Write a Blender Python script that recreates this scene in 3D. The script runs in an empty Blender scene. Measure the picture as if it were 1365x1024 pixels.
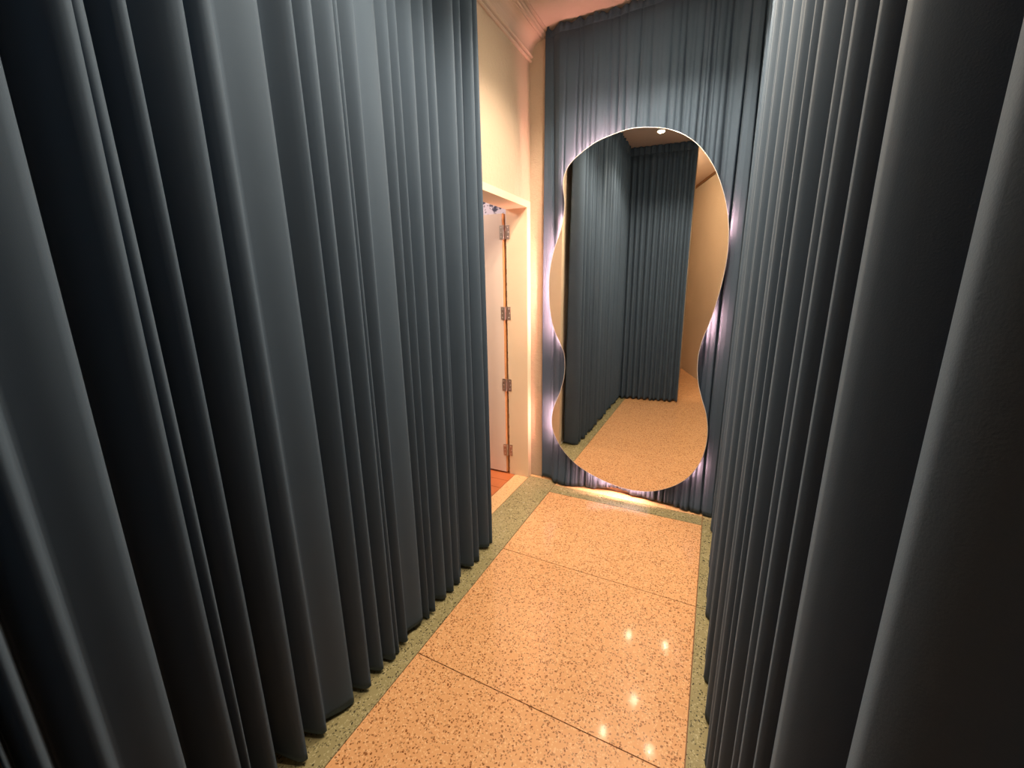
import bpy, bmesh, math, random
from mathutils import Vector, Matrix

# ------------------------------------------------------------------ camera
S = bpy.context.scene
COL = S.collection
CAM_H = 1.44
cd = bpy.data.cameras.new('camera')
cd.sensor_fit = 'HORIZONTAL'
cd.sensor_width = 36.0
cd.lens = 14.292
cd.clip_start = 0.01
cam = bpy.data.objects.new('camera', cd)
COL.objects.link(cam)
_r = Vector((0.89632475, 0.44318486, -0.01375258))
_u = Vector((-0.09186674, 0.21596161, 0.97207052))
_w = Vector((-0.43377696, 0.87002745, -0.23428568))
_m = Matrix((_r, _u, -_w)).transposed().to_4x4()
_m.translation = Vector((0, 0, CAM_H))
cam.matrix_world = _m
S.camera = cam

# ------------------------------------------------------------------ world, exposure
wd = bpy.data.worlds.new('world')
S.world = wd
wd.use_nodes = True
wd.node_tree.nodes['Background'].inputs[0].default_value = (0.5, 0.5, 0.55, 1)
wd.node_tree.nodes['Background'].inputs[1].default_value = 0.05
S.view_settings.view_transform = 'Standard'
S.view_settings.look = 'None'
S.view_settings.gamma = 1.0
S.view_settings.use_curve_mapping = False
S.view_settings.exposure = 0.65
SPOT_W = 30.0          # each ceiling spotlight
SPOT_COL = (1.0, 0.80, 0.60)
LED_E = 190.0           # mirror back light
LED_COL = (1.0, 0.45, 0.38)
SIDE_W = 22.0          # lamp of the room behind the door
ANTE_W = 26.0          # unseen lamp added to brighten the anteroom wall

rnd = random.Random(7)
# room numbers (metres)
XL, XR = -1.19, 0.26           # side walls
YB = 2.70                      # mirror wall
ZC = 2.94                      # ceiling
DY0, DY1, DZ = 1.88, 2.635, 1.945   # clear door opening in the left wall

# ------------------------------------------------------------------ helpers
def tag(o, label=None, cat=None, group=None, kind=None):
    if label: o['label'] = label
    if cat: o['category'] = cat
    if group: o['group'] = group
    if kind: o['kind'] = kind
    return o

def link_mesh(name, me, mat, parent=None):
    o = bpy.data.objects.new(name, me)
    COL.objects.link(o)
    if mat: me.materials.append(mat)
    if parent: o.parent = parent
    return o

def obj(name, bm, mat, parent=None, smooth=False):
    me = bpy.data.meshes.new(name)
    bmesh.ops.recalc_face_normals(bm, faces=bm.faces)
    bm.to_mesh(me); bm.free()
    if smooth:
        for p in me.polygons: p.use_smooth = True
    return link_mesh(name, me, mat, parent)

def empty(name, loc=(0, 0, 0), rz=0.0):
    o = bpy.data.objects.new(name, None)
    COL.objects.link(o)
    o.location = loc; o.rotation_euler = (0, 0, rz)
    o.empty_display_size = 0.1
    return o

def box(bm, a, b, bevel=0.0):
    x0, y0, z0 = a; x1, y1, z1 = b
    v = [bm.verts.new(p) for p in ((x0,y0,z0),(x1,y0,z0),(x1,y1,z0),(x0,y1,z0),(x0,y0,z1),(x1,y0,z1),(x1,y1,z1),(x0,y1,z1))]
    fs = [bm.faces.new([v[i] for i in f]) for f in ((0,3,2,1),(4,5,6,7),(0,1,5,4),(1,2,6,5),(2,3,7,6),(3,0,4,7))]
    if bevel:
        es = set(e for f in fs for e in f.edges)
        bmesh.ops.bevel(bm, geom=list(es), offset=bevel, segments=2, profile=0.6, affect='EDGES')

def boxobj(name, a, b, mat, parent=None, bevel=0.0):
    bm = bmesh.new(); box(bm, a, b, bevel)
    return obj(name, bm, mat, parent)

def prism(bm, pts, y0, y1):            # (x,z) outline swept along y
    a = [bm.verts.new((x, y0, z)) for x, z in pts]
    b = [bm.verts.new((x, y1, z)) for x, z in pts]
    n = len(pts)
    for i in range(n):
        bm.faces.new((a[i], a[(i+1) % n], b[(i+1) % n], b[i]))
    bm.faces.new(a[::-1]); bm.faces.new(b)

def lathe(bm, prof, seg=28):           # (r,z) profile about z
    rings = []
    for r, z in prof:
        if r < 1e-6: rings.append([bm.verts.new((0, 0, z))])
        else: rings.append([bm.verts.new((r*math.cos(2*math.pi*k/seg), r*math.sin(2*math.pi*k/seg), z)) for k in range(seg)])
    for p, q in zip(rings, rings[1:]):
        for k in range(seg):
            l = (k+1) % seg
            if len(p) == 1 and len(q) == 1: continue
            if len(p) == 1: bm.faces.new((p[0], q[l], q[k]))
            elif len(q) == 1: bm.faces.new((p[k], p[l], q[0]))
            else: bm.faces.new((p[k], p[l], q[l], q[k]))

def tube(bm, pts, r, seg=8):
    rings = []
    n = len(pts)
    for i, p in enumerate(pts):
        p = Vector(p)
        t = (Vector(pts[min(i+1, n-1)]) - Vector(pts[max(i-1, 0)])).normalized()
        a = Vector((0, 1, 0)); a = (a - t*a.dot(t)).normalized(); b = t.cross(a)
        rings.append([bm.verts.new(p + r*(a*math.cos(2*math.pi*k/seg) + b*math.sin(2*math.pi*k/seg))) for k in range(seg)])
    for p, q in zip(rings, rings[1:]):
        for k in range(seg):
            bm.faces.new((p[k], p[(k+1) % seg], q[(k+1) % seg], q[k]))
    bm.faces.new(rings[0][::-1]); bm.faces.new(rings[-1])

# ------------------------------------------------------------------ materials
class N:
    def __init__(s, name):
        s.m = bpy.data.materials.new(name); s.m.use_nodes = True
        s.t = s.m.node_tree; s.b = s.t.nodes['Principled BSDF']
        s.co = s.t.nodes.new('ShaderNodeTexCoord').outputs['Object']
    def node(s, kind, **kw):
        n = s.t.nodes.new(kind)
        for k, v in kw.items(): setattr(n, k, v)
        return n
    def set(s, **kw):
        for k, v in kw.items():
            s.b.inputs[k.replace('_', ' ')].default_value = v
    def link(s, a, b): s.t.links.new(a, b)
    def world(s):
        g = s.node('ShaderNodeNewGeometry'); s.co = g.outputs['Position']
    def noise(s, scale, detail=4, rough=0.55, co=None):
        n = s.node('ShaderNodeTexNoise'); n.inputs['Scale'].default_value = scale
        n.inputs['Detail'].default_value = detail; n.inputs['Roughness'].default_value = rough
        s.link(co or s.co, n.inputs['Vector']); return n.outputs['Fac']
    def ramp(s, fac, stops):
        n = s.node('ShaderNodeValToRGB'); e = n.color_ramp.elements
        while len(e) < len(stops): e.new(0.5)
        for i, (p, c) in enumerate(stops):
            e[i].position = p; e[i].color = (*c, 1) if len(c) == 3 else c
        s.link(fac, n.inputs['Fac']); return n.outputs['Color']
    def mix(s, fac, a, b):
        n = s.node('ShaderNodeMix', data_type='RGBA')
        for v, k in ((fac, 0), (a, 6), (b, 7)):
            if hasattr(v, 'is_output'): s.link(v, n.inputs[k])
            elif k == 0: n.inputs[0].default_value = v
            else: n.inputs[k].default_value = (*v, 1)
        return n.outputs[2]
    def math(s, op, a, b):
        n = s.node('ShaderNodeMath', operation=op)
        for i, v in enumerate((a, b)):
            if hasattr(v, 'is_output'): s.link(v, n.inputs[i])
            else: n.inputs[i].default_value = v
        return n.outputs[0]
    def color(s, c): s.link(c, s.b.inputs['Base Color'])
    def bump(s, h, strength, dist):
        n = s.node('ShaderNodeBump'); n.inputs['Strength'].default_value = strength
        n.inputs['Distance'].default_value = dist
        s.link(h, n.inputs['Height']); s.link(n.outputs[0], s.b.inputs['Normal'])

def velvet():
    s = N('navy_velvet'); s.world()
    n1 = s.noise(3.0, 5); n2 = s.noise(800.0, 2)
    c = s.mix(n1, (0.042, 0.068, 0.104), (0.060, 0.090, 0.130))
    c2 = s.mix(s.math('MULTIPLY', n2, 0.35), c, (0.080, 0.108, 0.145))
    s.color(c2)
    s.set(Roughness=0.85, Specular_IOR_Level=0.15, Sheen_Weight=0.06, Sheen_Roughness=0.5, Sheen_Tint=(0.55, 0.72, 0.90, 1))
    s.bump(n2, 0.12, 0.0008)
    return s.m

def plaster(name, a, b, k=1.0):
    s = N(name); s.world()
    big = s.noise(2.2, 5); mid = s.noise(38, 6, 0.65); fine = s.noise(160, 3)
    s.color(s.mix(big, a, b))
    s.set(Roughness=0.88, Specular_IOR_Level=0.2)
    s.bump(s.math('ADD', s.math('MULTIPLY', mid, 0.8), s.math('MULTIPLY', fine, 0.3)), 0.9*k, 0.008)
    return s.m

def terrazzo(name, base_a, base_b, light, dark, dens=0.36, rough=0.22):
    s = N(name); s.world()
    # slightly warped coordinates make the chips angular and uneven
    nz = s.node('ShaderNodeTexNoise'); nz.inputs['Scale'].default_value = 90; s.link(s.co, nz.inputs['Vector'])
    vm = s.node('ShaderNodeVectorMath', operation='MULTIPLY_ADD')
    s.link(nz.outputs['Color'], vm.inputs[0]); vm.inputs[1].default_value = (0.014, 0.014, 0); s.link(s.co, vm.inputs[2])
    def chips(scale, thr, cut):
        v = s.node('ShaderNodeTexVoronoi'); v.inputs['Scale'].default_value = scale
        s.link(vm.outputs[0], v.inputs['Vector'])
        sep = s.node('ShaderNodeSeparateColor'); s.link(v.outputs['Color'], sep.inputs[0])
        near = s.math('LESS_THAN', v.outputs['Distance'], thr)
        pick = s.math('LESS_THAN', sep.outputs[0], cut)
        return s.math('MULTIPLY', near, pick), sep.outputs[1]
    big = s.noise(1.7, 3); mid = s.noise(24, 4)
    c = s.mix(s.math('ADD', s.math('MULTIPLY', big, 0.6), s.math('MULTIPLY', mid, 0.4)), base_a, base_b)
    l1, _ = chips(150, 0.42, 0.45)
    c = s.mix(s.math('MULTIPLY', l1, 0.55), c, light)
    d1, tone = chips(125, 0.40, dens)
    c = s.mix(s.math('MULTIPLY', d1, s.math('ADD', s.math('MULTIPLY', tone, 0.55), 0.4)), c, dark)
    d2, t2 = chips(88, 0.30, dens*0.45)
    c = s.mix(s.math('MULTIPLY', d2, s.math('ADD', s.math('MULTIPLY', t2, 0.4), 0.6)), c, dark)
    s.color(c)
    s.set(Roughness=rough, Specular_IOR_Level=0.5, Coat_Weight=0.6, Coat_Roughness=0.07)
    s.link(s.math('ADD', s.math('MULTIPLY', mid, 0.10), rough-0.05), s.b.inputs['Roughness'])
    return s.m

def paint(name, a, b, rough=0.45, scale=9):
    s = N(name); s.world()
    n = s.noise(scale, 4)
    s.color(s.mix(n, a, b)); s.set(Roughness=rough)
    s.bump(s.noise(120, 2), 0.08, 0.001)
    return s.m

def wood_grain(name, a, b, rough=0.4):
    s = N(name); s.world()
    mp = s.node('ShaderNodeMapping'); mp.inputs['Scale'].default_value = (14, 1.6, 14); s.link(s.co, mp.inputs['Vector'])
    n = s.noise(3.0, 6, 0.6, mp.outputs[0])
    s.color(s.mix(n, a, b)); s.set(Roughness=rough)
    return s.m

def metal(name, c, rough):
    s = N(name); s.world()
    s.color(s.mix(s.noise(60, 3), c, tuple(v*0.85 for v in c)))
    s.set(Roughness=rough, Metallic=1.0)
    return s.m

def glow(name, c, strength):
    s = N(name)
    s.set(Base_Color=(*c, 1), Emission_Color=(*c, 1), Emission_Strength=strength)
    return s.m

def damask():
    s = N('damask_wallpaper'); s.world()
    v = s.node('ShaderNodeTexVoronoi', feature='SMOOTH_F1'); v.inputs['Scale'].default_value = 26
    s.link(s.co, v.inputs['Vector'])
    n = s.noise(55, 3)
    h = s.math('ADD', v.outputs['Distance'], s.math('MULTIPLY', n, 0.7))
    s.color(s.ramp(h, [(0.68, (0.05, 0.05, 0.10)), (0.78, (0.70, 0.66, 0.78))]))
    s.set(Roughness=0.7)
    return s.m

M = dict(
    velvet=velvet(),
    wall=plaster('cream_stucco', (0.50, 0.395, 0.29), (0.58, 0.47, 0.36)),
    ceiling=plaster('ceiling_plaster', (0.66, 0.52, 0.44), (0.72, 0.58, 0.49), 0.25),
    crown=paint('cornice_plaster', (0.64, 0.50, 0.40), (0.70, 0.56, 0.45), 0.6),
    slab=terrazzo('orange_terrazzo', (0.70, 0.36, 0.158), (0.82, 0.455, 0.22), (0.92, 0.64, 0.36), (0.22, 0.075, 0.020), 0.55),
    green=terrazzo('green_terrazzo', (0.28, 0.245, 0.12), (0.39, 0.345, 0.18), (0.58, 0.53, 0.32), (0.045, 0.042, 0.025), 0.40, 0.26),
    peach=terrazzo('peach_terrazzo', (0.74, 0.47, 0.22), (0.82, 0.54, 0.27), (0.88, 0.66, 0.40), (0.42, 0.19, 0.07), 0.25, 0.22),
    joint=paint('joint_strip', (0.16, 0.07, 0.025), (0.22, 0.10, 0.035), 0.5),
    casing=paint('cream_casing_paint', (0.78, 0.63, 0.44), (0.82, 0.67, 0.48), 0.42),
    leaf=paint('pale_door_paint', (0.76, 0.64, 0.56), (0.80, 0.68, 0.60), 0.42),
    lipping=wood_grain('door_edge_wood', (0.62, 0.30, 0.12), (0.74, 0.40, 0.18)),
    redfloor=wood_grain('red_wood_floor', (0.46, 0.13, 0.04), (0.58, 0.20, 0.07), 0.3),
    damask=damask(),
    sidewall=plaster('side_room_plaster', (0.42, 0.34, 0.26), (0.50, 0.41, 0.32), 0.4),
    steel=metal('hinge_steel', (0.62, 0.56, 0.52), 0.38),
    mirror=None, rim=None,
    white=paint('white_enamel', (0.78, 0.76, 0.72), (0.82, 0.80, 0.76), 0.4),
    black=paint('black_backing', (0.03, 0.03, 0.035), (0.05, 0.05, 0.055), 0.6),
    led=glow('led_strip_light', LED_COL, LED_E),
    lens=glow('spot_lens_light', (1.0, 0.82, 0.58), 300.0),
    lamp=glow('lamp_diffuser_light', (1.0, 0.86, 0.68), 6.0),
)
s = N('mirror_silver'); s.world()
s.color(s.mix(s.noise(1.5, 1), (0.90, 0.885, 0.85), (0.92, 0.905, 0.87)))
s.set(Metallic=1.0, Roughness=0.0); M['mirror'] = s.m
s = N('mirror_edge'); s.world()
s.color(s.mix(s.noise(8, 1), (0.90, 0.86, 0.84), (0.94, 0.90, 0.88)))
s.set(Roughness=0.15, Transmission_Weight=0.35); M['rim'] = s.m

# ------------------------------------------------------------------ floor
floor = tag(boxobj('floor', (-1.36, -3.0, -0.08), (1.2, 2.9, -0.004), M['joint']), 'terrazzo corridor floor of orange slabs between green borders', 'floor', kind='structure')
PX0, PX1 = -0.957, 0.042
G = 0.0018
JY = [2.494, 1.775, 1.029, 0.30, -0.43, -1.16, -1.90, -2.6]
def slab(name, x0, y0, x1, y1, mat):
    return boxobj(name, (x0+G, y0+G, -0.006), (x1-G, y1-G, 0.0), mat, floor, 0.0008)
for a, b in zip(JY, JY[1:]):
    slab('orange_slab', PX0, b, PX1, a, M['slab'])
    if a > 0.3:
        slab('border_slab', PX1, b, XR, a, M['green'])
    else:
        slab('border_slab', PX1, b, 1.2, a, M['green'])
        slab('border_slab', -1.3, b, PX0, a, M['green'])
slab('border_slab', XL + 0.005, 0.30, PX0, 2.665, M['green'])
slab('border_slab', PX0, JY[0], PX1, 2.605, M['green'])
slab('border_slab', PX1, JY[0], XR, 2.665, M['green'])
slab('edge_slab', PX0, 2.605, PX1, YB, M['peach'])
slab('edge_slab', XL + 0.005, 2.665, PX0, YB, M['peach'])
slab('edge_slab', PX1, 2.665, XR, YB, M['peach'])
slab('threshold_slab', XL - 0.11, DY0, XL + 0.005, DY1 + 0.01, M['peach'])

# side room behind the door: floor of red boards
sf = tag(boxobj('floor_side_room', (-3.6, 0.6, -0.08), (-1.362, 2.74, -0.006), M['joint']), 'red wooden floor seen through the doorway', 'floor', kind='structure')
yy = 0.6
while yy < 2.7:
    boxobj('floor_board', (-3.58, yy+0.001, -0.008), (XL-0.112, min(yy+0.118, 2.74), -0.001), M['redfloor'], sf, 0.0006)
    yy += 0.12

# ------------------------------------------------------------------ walls and ceiling
bm = bmesh.new()
T = 0.15
CW = 0.055                                   # casing board
box(bm, (XL-T, -0.15, 0), (XL, DY0-CW, ZC))
box(bm, (XL-T, DY0-CW, DZ+0.042), (XL, DY1+CW, ZC))
box(bm, (XL-T, DY1+CW, 0), (XL, YB, ZC))
tag(obj('wall_left', bm, M['wall']), 'cream stucco wall with the doorway', 'wall', kind='structure')
tag(boxobj('wall_back', (XL-T, YB, 0), (XR+0.12, YB+0.12, ZC), M['wall']), 'cream stucco end wall behind the mirror curtain', 'wall', kind='structure')
tag(boxobj('wall_right', (XR, -0.25, 0), (XR+0.12, YB, ZC), M['wall']), 'cream stucco wall behind the right curtain', 'wall', kind='structure')
bm = bmesh.new()
prism(bm, [(XL-T, 0), (-0.34, 0), (-0.34, ZC), (XL-T, ZC)], -0.24, -0.15)
tag(obj('wall_rear', bm, M['wall']), 'cream wall closing the corridor behind the camera', 'wall', kind='structure')
# oblique bare wall of the anteroom, seen in the mirror
bm = bmesh.new()
pl = [(XR, -0.25), (-0.56, -2.66), (-0.45, -2.70), (XR+0.12, -0.25)]
lo = [bm.verts.new((x, y, 0)) for x, y in pl]; hi = [bm.verts.new((x, y, ZC)) for x, y in pl]
for i in range(4):
    j = (i+1) % 4; bm.faces.new((lo[i], lo[j], hi[j], hi[i]))
bm.faces.new(lo[::-1]); bm.faces.new(hi)
aw = tag(obj('wall_anteroom', bm, M['wall']), 'bare cream anteroom wall reflected in the mirror', 'wall', kind='structure')
tag(boxobj('wall_anteroom_end', (-1.6, -2.78, 0), (-0.45, -2.66, ZC), M['wall']), 'cream end wall of the anteroom', 'wall', kind='structure')
tag(boxobj('wall_anteroom_side', (-1.6, -2.66, 0), (-1.48, -0.24, ZC), M['wall']), 'cream side wall of the anteroom', 'wall', kind='structure')
# dark narrow strip along the top of the oblique anteroom wall
bm = bmesh.new()
d = (Vector((-0.56, -2.66)) - Vector((XR, -0.25))); dn = d.normalized(); nn = Vector((dn.y, -dn.x))
if nn.x > 0: nn = -nn
p0 = Vector((XR, -0.25)) + dn*0.02; p1 = Vector((XR, -0.25)) + dn*(d.length-0.02)
lo = []
for z in (ZC-0.035, ZC-0.002):
    for p in (p0, p1, p1+nn*0.02, p0+nn*0.02): lo.append(bm.verts.new((p.x, p.y, z)))
for f in ((0,1,2,3),(7,6,5,4),(0,4,5,1),(1,5,6,2),(2,6,7,3),(3,7,4,0)): bm.faces.new([lo[i] for i in f])
tag(obj('trim_2', bm, M['joint']), 'dark narrow strip along the anteroom ceiling edge', 'trim', kind='structure')

tag(boxobj('ceiling', (-1.6, -2.78, ZC), (1.2, YB+0.12, ZC+0.1), M['ceiling']), 'peach plaster ceiling', 'ceiling', kind='structure')

# side room shell
tag(boxobj('wall_side_room_far', (-3.6, 2.74, 0), (XL-T, 2.82, 2.6), M['damask']), 'white wall with dark damask pattern beyond the door', 'wall', kind='structure')
bm = bmesh.new(); box(bm, (-3.7, 0.5, 0), (-3.6, 2.82, 2.6)); box(bm, (-3.6, 0.5, 0), (XL-T, 0.6, 2.6))
tag(obj('wall_side_room', bm, M['sidewall']), 'plain walls of the side room', 'wall', kind='structure')
tag(boxobj('ceiling_side_room', (-3.7, 0.5, 2.6), (XL-T, 2.82, 2.7), M['sidewall']), 'side room ceiling', 'ceiling', kind='structure')

# crown cornice on the left wall
prof = [(XL, 2.796), (XL+0.010, 2.796), (XL+0.016, 2.801), (XL+0.016, 2.806), (XL+0.008, 2.810), (XL+0.008, 2.815), (XL+0.020, 2.818), (XL+0.026, 2.824), (XL+0.022, 2.831), (XL+0.015, 2.834)]
for k in range(9):
    a = math.pi/2*k/8
    prof.append((XL+0.015+0.068*(1-math.cos(a)), 2.836+0.062*math.sin(a)))
prof += [(XL+0.083, 2.904), (XL+0.096, 2.902), (XL+0.101, 2.907), (XL+0.096, 2.913), (XL+0.104, 2.914), (XL+0.112, 2.919), (XL+0.106, 2.926), (XL+0.106, 2.932), (XL+0.124, 2.934), (XL+0.124, ZC), (XL, ZC)]
bm = bmesh.new(); prism(bm, prof, -0.08, YB)
tag(obj('trim_1', bm, M['crown']), 'moulded plaster cornice along the top of the left wall', 'cornice', kind='structure')
# thin pale skirting bead on the left wall
tag(boxobj('baseboard_left', (XL, -0.08, 0.0), (XL+0.008, DY0-CW, 0.012), M['white'], None, 0.002), 'thin white bead along the foot of the left wall', 'baseboard', kind='structure')

# ------------------------------------------------------------------ doorway and door
dr = tag(empty('door_1', (XL, DY1, 0)), 'pale door standing open into the side room, with its cream frame', 'door', kind='structure')
def dbox(name, a, b, mat, bevel=0.0015, parent=dr):
    o = dr.location
    return boxobj(name, tuple(Vector(a)-o), tuple(Vector(b)-o), mat, parent, bevel)
F0, F1 = XL-T-0.004, XL+0.006
dbox('jamb', (F0, DY1, 0), (F1, DY1+CW, DZ), M['casing'])
dbox('jamb', (F0, DY0-CW, 0), (F1, DY0, DZ), M['casing'])
dbox('door_head', (F0, DY0-CW, DZ), (F1, DY1+CW, DZ+0.042), M['casing'])
LX1 = XL-T-0.020
leaf = dbox('leaf', (LX1-0.76, DY1-0.006, 0.012), (LX1-0.012, DY1+0.032, DZ-0.022), M['leaf'])
dbox('edge_lipping', (LX1-0.0118, DY1-0.005, 0.012), (LX1-0.003, DY1+0.031, DZ-0.022), M['lipping'])
def hinge(z):
    bm = bmesh.new(); o = dr.location
    def q(a, b, bev=0.0): box(bm, tuple(Vector(a)-o), tuple(Vector(b)-o), bev)
    q((LX1-0.030, DY1-0.009, z-0.045), (LX1-0.0005, DY1-0.0062, z+0.045))           # plate on the leaf
    q((LX1+0.008, DY1-0.0035, z-0.045), (LX1+0.044, DY1-0.0005, z+0.045))           # plate on the jamb
    pts = [Vector((LX1+0.001, DY1-0.011, z+k)) - o for k in (-0.047, 0.0, 0.047)]
    r = []
    for p in pts: r.append([bm.verts.new(p + 0.006*Vector((math.cos(k*math.pi/5), math.sin(k*math.pi/5), 0))) for k in range(10)])
    for a, b in zip(r, r[1:]):
        for k in range(10): bm.faces.new((a[k], a[(k+1) % 10], b[(k+1) % 10], b[k]))
    bm.faces.new(r[0][::-1]); bm.faces.new(r[-1])
    h = obj('hinge', bm, M['steel'], dr)
    for dz in (-0.03, 0.0, 0.03):
        for cx in (LX1+0.030 + (0.006 if dz == 0 else 0), LX1-0.018):
            bm = bmesh.new(); lathe(bm, [(0, 0.0022), (0.0035, 0.0016), (0.0042, 0), (0, 0)], 10)
            y = DY1-0.0035 if cx > LX1 else DY1-0.009
            bmesh.ops.transform(bm, matrix=Matrix.Translation(Vector((cx, y, z+dz)) - o) @ Matrix.Rotation(math.pi/2, 4, 'X'), verts=bm.verts)
            obj('screw', bm, M['white'], h)
for z in (1.80, 1.25, 0.72, 0.20): hinge(z)

# ------------------------------------------------------------------ curtains
def plan_folds(crests, depth_k=1.0, dmin=0.036, dmax=0.11, flat=(), n=12, seed=1, jit=0.012, shallow={}, end_return=0):
    """plan line of a pleated curtain: list of (along, depth behind the crest line, fold id, weight)"""
    r = random.Random(seed)
    pts = []
    js = [r.uniform(-jit, jit) for _ in crests]
    for i in range(len(crests)-1):
        a, b = crests[i], crests[i+1]; g = b-a
        d = max(dmin, min(dmax, depth_k*g+0.015)); fr = r.uniform(0.28, 0.40)
        d = shallow.get(i, d)
        if i in flat: d *= 0.62; fr = 0.16
        for k in range(n):
            u = k/n
            if u < fr:
                w = 0.5-0.5*math.cos(math.pi*u/fr)
            else:
                v = (u-fr)/(1-fr); w = (0.5+0.5*math.cos(math.pi*v))
                if i in flat: w = 0.45*w + 0.55*(1-v)
                w = w**1.45
            pts.append((a+g*u, d*w, js[i]*(1-u)+js[i+1]*u, i+u))
    pts.append((crests[-1], 0, js[-1], len(crests)-1))
    if end_return:                       # the last width of cloth turns back towards the wall
        for k in range(1, 11):
            u = k/10
            pts.append((crests[-1] + 0.030*math.sin(math.pi*min(1.0, u*1.6)/2) - 0.012*u, end_return*u**1.3, js[-1], len(crests)-1))
    return pts

def sheet(name, rows, mat, parent, thick=0.003):
    """rows of points, bottom to top -> one cloth mesh"""
    me = bpy.data.meshes.new(name)
    nv = len(rows[0]); vs = [p for r in rows for p in r]
    fs = [(j*nv+i, j*nv+i+1, (j+1)*nv+i+1, (j+1)*nv+i) for j in range(len(rows)-1) for i in range(nv-1)]
    me.from_pydata(vs, [], fs)
    for p in me.polygons: p.use_smooth = True
    o = link_mesh(name, me, mat, parent)
    if thick:
        md = o.modifiers.new('thickness', 'SOLIDIFY'); md.thickness = thick; md.offset = 0
    return o

def pleated_curtain(name, label, place, crests, seed, top_z, hem_z, flat=(), dmax=0.125, zr=26, **kw):
    """place(along, depth, jitter, z) -> xyz"""
    t = tag(empty(name), label, 'curtain')
    r = random.Random(seed)
    pl = plan_folds(crests, dmax=dmax, flat=flat, seed=seed, **kw)
    ph = [r.uniform(0, 6.28) for _ in crests]; am = [r.uniform(0.002, 0.007) for _ in crests]
    hz = [r.uniform(-0.006, 0.012) for _ in crests]
    def lerp(L, f):
        i = min(int(f), len(L)-2); u = f-i
        return L[i]*(1-u)+L[i+1]*u
    def row(z, header=0.0):
        out = []
        for (s_, d, j, f) in pl:
            sh = lerp(am, f)*math.sin(z*1.25+lerp(ph, f))
            k = 0.80+0.34*(1-z/top_z)
            top = max(0.0, min(1.0, (z-(top_z-0.30))/0.22)); top = top*top*(3-2*top)
            k = k*(1-top)+0.42*top
            dd = d*k
            if header: dd += header*math.sin(f*2*math.pi*2.0+lerp(ph, f))*0.5
            zz = z
            if z < hem_z+0.001: zz = z+lerp(hz, f)+0.010*(d/0.1)
            out.append(place(s_+sh, dd, j*(1-0.5*top), zz))
        return out
    zs = [hem_z, hem_z+0.03] + [hem_z+0.09 + (top_z-0.175-hem_z)*i/zr for i in range(zr+1)]
    sheet('fabric', [row(z) for z in zs], M['velvet'], t, 0.004)
    sheet('pleated_heading', [row(top_z-0.086, 0.0), row(top_z-0.078, 0.010), row(top_z-0.05, 0.014), row(top_z-0.02, 0.012), row(top_z-0.001, 0.016)], M['velvet'], t, 0.005)
    return t

LC = [0.075, 0.12, 0.19, 0.297, 0.403, 0.42, 0.487, 0.573, 0.646, 0.758, 0.830, 0.905, 0.965, 0.993, 1.047, 1.150, 1.19, 1.225, 1.318, 1.375, 1.432, 1.458, 1.562, 1.622, 1.735, 1.785]
pleated_curtain('velvet_curtain', 'long navy velvet curtain hanging on the left beside the doorway',
    lambda s_, d, j, z: (-1.022 + j - d, s_, z), LC, 3, ZC-0.004, 0.012, flat=(2, 8, 14), shallow={2: 0.045, 8: 0.05, 14: 0.045}, end_return=0.115)
RC = [0.0, 0.095, 0.212, 0.383, 0.448, 0.531, 0.62, 0.745, 0.81, 0.91, 1.10, 1.256, 1.31, 1.41, 1.49, 1.60, 1.74, 1.86, 1.985, 2.10, 2.22, 2.33, 2.44, 2.53]
pleated_curtain('velvet_curtain', 'long navy velvet curtain hanging along the right side of the corridor',
    lambda s_, d, j, z: (0.090 - j*0.7 + d, s_, z), RC, 11, ZC-0.004, 0.010, dmax=0.10)
# rear curtain: along x behind the camera's left shoulder
BCX = [-1.045]
r_ = random.Random(5)
while BCX[-1] < -0.36: BCX.append(BCX[-1]+r_.uniform(0.035, 0.075))
BCX[-1] = -0.335
pleated_curtain('velvet_curtain', 'navy velvet curtain closing the rear, seen inside the mirror',
    lambda s_, d, j, z: (s_, 0.055 - 0.085*(s_+1.045)/0.71 + j*0.6 - d*0.72, z), BCX, 23, ZC-0.004, 0.012)

# mirror-wall curtain: flatter, gathered with narrow creases
bc = tag(empty('gathered_curtain', (0, YB, 0)), 'gathered navy velvet curtain covering the end wall behind the mirror', 'curtain')
CR = [(-1.006, .018), (-.938, .012), (-.87, .012), (-.839, .018), (-.79, .010), (-.748, .018), (-.70, .010), (-.659, .020), (-.615, .018), (-.564, .018), (-.509, .022), (-.44, .008), (-.343, .020), (-.30, .012),
      (-.258, .024), (-.226, .014), (-.194, .026), (-.16, .014), (-.135, .026), (-.09, .018), (-.045, .034), (.025, .040), (.096, .040), (.15, .030)]
r_ = random.Random(31)
CR += [(-0.86 + 0.85*(k+r_.uniform(0.1, 0.9))/34, r_.uniform(0.003, 0.008)) for k in range(34)]
CRP = [(x, d_, r_.uniform(0.0045, 0.0095), r_.uniform(-0.02, 0.02), r_.uniform(0.3, 1.0), r_.uniform(0, 6.28)) for x, d_ in CR]
HEMZ = [(-1.08, .024), (-.9, .012), (-.76, .010), (-.68, .008), (-.63, .026), (-.52, .044), (-.45, .040), (-.41, .018), (-.2, .018), (0.0, .010), (.2, .006)]
def hemz(x):
    for (a, p), (b, q) in zip(HEMZ, HEMZ[1:]):
        if a <= x <= b:
            u = (x-a)/(b-a); u = u*u*(3-2*u); return p*(1-u)+q*u
    return 0.012
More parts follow.
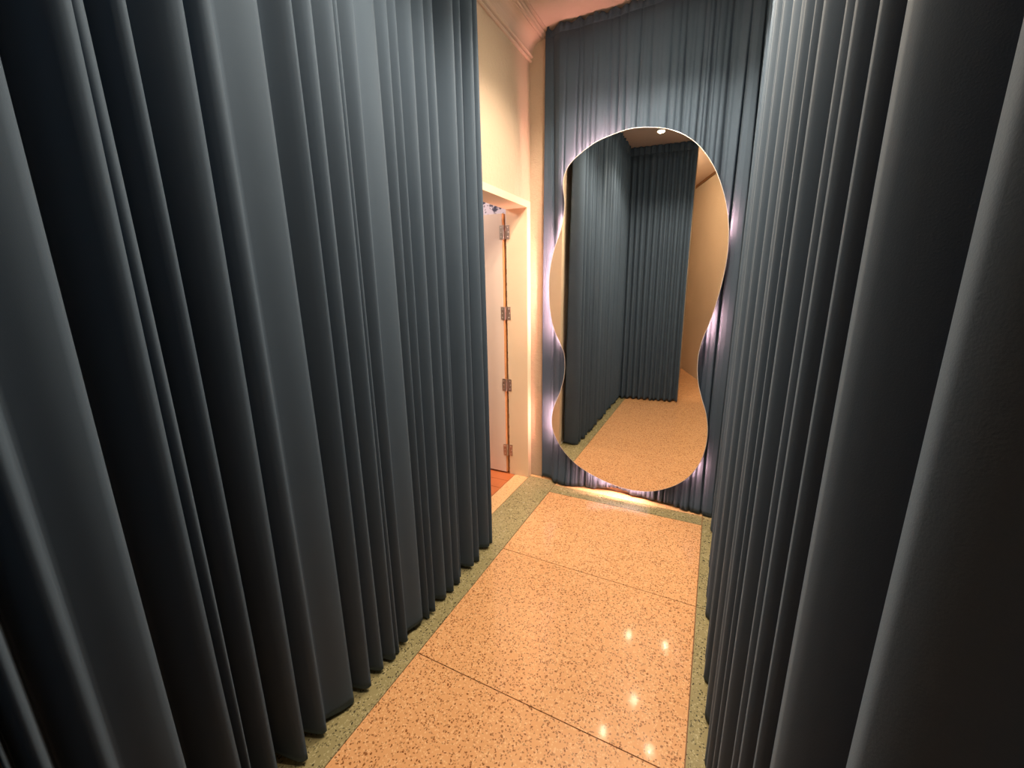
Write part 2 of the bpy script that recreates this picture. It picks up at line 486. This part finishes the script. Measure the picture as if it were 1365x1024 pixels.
def back_y(x, z, gather=0.0):
    y = 2.652 + 0.006*math.sin(x*9+0.6*z) + 0.004*math.sin(x*31+1.1*z)
    side = max(0.0, min(1.0, (x+0.02)/0.08))
    y -= 0.022*side
    lft = max(0.0, min(1.0, (-0.97-x)/0.05))
    y += 0.022*lft
    cen = max(0.0, min(1.0, (x+0.87)/0.13, (-0.08-x)/0.13))
    y -= 0.034*(1-cen)*max(0.0, min(1.0, 1-z/0.24))*(1-0.9*lft)
    for cx, d_, wd_, drift, st, ph in CRP:
        c = cx + drift*(z-1.6)*0.5 + 0.004*math.sin(2.1*z+ph)
        e = (x-c)/wd_
        if abs(e) < 4:
            fade = 1.0 if z < 2.35 else max(0.25, 1-(z-2.35)/0.6)
            y += d_*math.exp(-e*e)*fade*(0.75+0.25*math.sin(1.7*z+ph*2))
    if gather: y += gather*(math.sin(x*150)+0.6*math.sin(x*97+1))
    return min(y, YB-0.006)
XS = [-1.085 + (0.205+1.085)*i/640 for i in range(641)]
def brow(z, gather=0.0, bottom=False, lift=0.0):
    out = []
    for x in XS:
        xx = x + (0.012 if x < -1.06 else 0)*max(0, (z-1.0)/1.9)
        zz = z + lift*(abs(math.sin(x*31))**6 + 0.5*abs(math.sin(x*47+1))**4)
        if bottom: zz = z + hemz(x) - 0.012*0
        out.append((xx, back_y(x, z, gather)-YB, zz))
    return out
zs = [0.09 + (2.885-0.09)*i/46 for i in range(47)]
b0 = brow(0.0, bottom=True)
sheet('fabric', [b0, [(x, y, z+0.03) for x, y, z in b0]] + [brow(z) for z in zs], M['velvet'], bc, 0.003)
sheet('ruffled_heading', [brow(2.884, 0.0), brow(2.892, 0.002), brow(2.905, 0.003), brow(2.920, 0.005, lift=0.014)], M['velvet'], bc, 0.004)

# ------------------------------------------------------------------ mirror
OUT = [(-0.449, 2.288), (-0.525, 2.294), (-0.612, 2.283), (-0.718, 2.258), (-0.807, 2.214), (-0.872, 2.168), (-0.908, 2.122), (-0.923, 2.075), (-0.922, 2.02), (-0.912, 1.948), (-0.916, 1.869), (-0.94, 1.768), (-0.978, 1.665), (-1.003, 1.56), (-1.011, 1.463), (-1.009, 1.341), (-0.996, 1.239), (-0.970, 1.144), (-0.930, 1.061), (-0.901, 0.991), (-0.892, 0.919), (-0.898, 0.819), (-0.923, 0.72), (-0.962, 0.619), (-0.982, 0.531), (-0.978, 0.447), (-0.946, 0.362), (-0.882, 0.272), (-0.796, 0.198), (-0.696, 0.147), (-0.572, 0.106), (-0.443, 0.085), (-0.315, 0.093), (-0.222, 0.125), (-0.132, 0.180), (-0.058, 0.256), (-0.008, 0.353), (0.016, 0.456), (0.019, 0.57), (0.001, 0.676), (-0.030, 0.766), (-0.057, 0.858), (-0.070, 0.947), (-0.071, 1.036), (-0.058, 1.121), (-0.035, 1.2), (-0.014, 1.287), (0.006, 1.394), (0.019, 1.498), (0.025, 1.60), (0.019, 1.717), (0.002, 1.816), (-0.027, 1.917), (-0.072, 2.022), (-0.126, 2.108), (-0.182, 2.172), (-0.258, 2.228), (-0.347, 2.267)]
def catmull(P, k=4):
    o = []; n = len(P)
    for i in range(n):
        p0, p1, p2, p3 = (Vector(P[(i+q) % n]) for q in (-1, 0, 1, 2))
        for j in range(k):
            t = j/k
            o.append(0.5*((2*p1) + (p2-p0)*t + (2*p0-5*p1+4*p2-p3)*t*t + (3*p1-p0-3*p2+p3)*t**3))
    return o
OUTS = catmull(OUT)
def offset(P, d):
    n = len(P); o = []
    for i in range(n):
        t = (P[(i+1) % n]-P[i-1]).normalized()
        o.append(P[i] + Vector((-t.y, t.x))*d)     # outline runs anticlockwise seen from the room
    return o
MY = 2.605
mr = tag(empty('wall_mirror', (-0.48, MY, 0.0)), 'tall wavy-edged frameless mirror with a back light on the end wall', 'mirror')
def plate(name, P, y0, y1, mat, parent):
    bm = bmesh.new()
    a = [bm.verts.new((p.x+0.48, y0-MY, p.y)) for p in P]; b = [bm.verts.new((p.x+0.48, y1-MY, p.y)) for p in P]
    n = len(P)
    for i in range(n): bm.faces.new((a[i], a[(i+1) % n], b[(i+1) % n], b[i]))
    bm.faces.new(a[::-1]); bm.faces.new(b)
    return obj(name, bm, mat, parent)
ins = offset(OUTS, 0.01)
sgn = 1.0
# decide which side is inside by area
def area(P): return abs(sum(P[i].x*P[(i+1) % len(P)].y-P[(i+1) % len(P)].x*P[i].y for i in range(len(P))))/2
if area(ins) > area(OUTS): sgn = -1.0
plate('glass', OUTS, MY, MY+0.005, M['mirror'], mr)
E0, E1 = offset(OUTS, 0.0003*sgn), offset(OUTS, -0.0028*sgn)
bm = bmesh.new(); n = len(OUTS); L = []
for P, y in ((E0, -0.0004), (E1, 0.0006), (E1, 0.005), (E0, 0.0054)):
    L.append([bm.verts.new((p.x+0.48, y, p.y)) for p in P])
for q in range(4):
    A, B = L[q], L[(q+1) % 4]
    for i in range(n): bm.faces.new((A[i], A[(i+1) % n], B[(i+1) % n], B[i]))
obj('polished_edge', bm, M['rim'], mr)
plate('back_panel', offset(OUTS, 0.075*sgn), MY+0.0052, MY+0.022, M['black'], mr)
def led(z_from, z_to, side, inset):
    """back light along a stretch of the outline (indices into OUT)"""
    P = offset(OUTS, inset*sgn); i0, i1 = z_from*4, z_to*4
    idx = list(range(i0, i1+1))
    bm = bmesh.new(); tube(bm, [(P[i % n].x+0.48, 0.013, P[i % n].y) for i in idx], 0.0045, 8)
    return obj('led_strip', bm, M['led'], mr, True)
led(2, 7, 'top', 0.045)
led(10, 18, 'left', 0.012)
led(23, 26, 'left', 0.012)
led(29, 32, 'bottom', 0.020)
led(44, 46, 'right', 0.040)
led(50, 51, 'right', 0.040)
led(35, 36, 'right', 0.044)

# ------------------------------------------------------------------ ceiling spotlights
def spotlight(x, y, label):
    t = tag(empty('ceiling_spotlight', (x, y, ZC)), label, 'spotlight', 'ceiling spotlights over the corridor')
    bm = bmesh.new(); lathe(bm, [(0, 0), (0.042, 0), (0.042, -0.008), (0.038, -0.012), (0, -0.012)]); obj('mount_plate', bm, M['white'], t)
    bm = bmesh.new(); lathe(bm, [(0, -0.0121), (0.008, -0.0121), (0.008, -0.076), (0, -0.076)], 14); obj('stem', bm, M['white'], t)
    bm = bmesh.new(); lathe(bm, [(0, -0.0761), (0.026, -0.078), (0.031, -0.084), (0.034, -0.147), (0.030, -0.147), (0.0295, -0.132), (0, -0.132)]); obj('can', bm, M['white'], t)
    bm = bmesh.new(); lathe(bm, [(0, -0.1325), (0.0285, -0.1325), (0.0292, -0.1465), (0.026, -0.151), (0.017, -0.1555), (0, -0.158)]); obj('lens', bm, M['lens'], t)
    ld = bpy.data.lights.new('spot_beam', 'SPOT'); ld.energy = SPOT_W; ld.color = SPOT_COL
    ld.spot_size = math.radians(142); ld.spot_blend = 0.55; ld.shadow_soft_size = 0.028
    lo_ = bpy.data.objects.new('spot_beam', ld); COL.objects.link(lo_); lo_.parent = t; lo_.location = (0, 0, -0.19)
for x, y, l in [(-0.60, 0.88, 'lit ceiling spotlight whose glare shows at the top of the mirror'),
                (-0.18, 0.84, 'lit ceiling spotlight by the right curtain, farther from the mirror'),
                (-0.395, 1.67, 'lit ceiling spotlight in the middle of the corridor ceiling'),
                (-0.61, 2.12, 'lit ceiling spotlight near the mirror, on the doorway side'),
                (-0.18, 2.09, 'lit ceiling spotlight near the mirror, beside the right curtain')]:
    spotlight(x, y, l)

def unseen_ceiling_lamp(x, y, z, watts, col, label):
    t = tag(empty('unseen_ceiling_lamp', (x, y, z)), label, 'ceiling lamp')
    bm = bmesh.new(); lathe(bm, [(0, 0), (0.15, 0), (0.15, -0.02), (0, -0.02)]); obj('lamp_base', bm, M['white'], t)
    bm = bmesh.new(); lathe(bm, [(0, -0.0201), (0.14, -0.0201), (0.135, -0.045), (0.10, -0.065), (0.05, -0.075), (0, -0.078)]); obj('lamp_shade', bm, M['lamp'], t, True)
    ld = bpy.data.lights.new('lamp_light', 'POINT'); ld.energy = watts; ld.color = col; ld.shadow_soft_size = 0.12
    o = bpy.data.objects.new('lamp_light', ld); COL.objects.link(o); o.parent = t; o.location = (0, 0, -0.22)
unseen_ceiling_lamp(-1.0, -0.50, ZC, ANTE_W, (1.0, 0.80, 0.55), 'unseen round lamp added to light the anteroom behind the camera')  # added out of view so the mirrored bare wall is lit
unseen_ceiling_lamp(-2.2, 2.1, 2.6, SIDE_W, (1.0, 0.86, 0.80), 'round ceiling lamp of the side room behind the door')
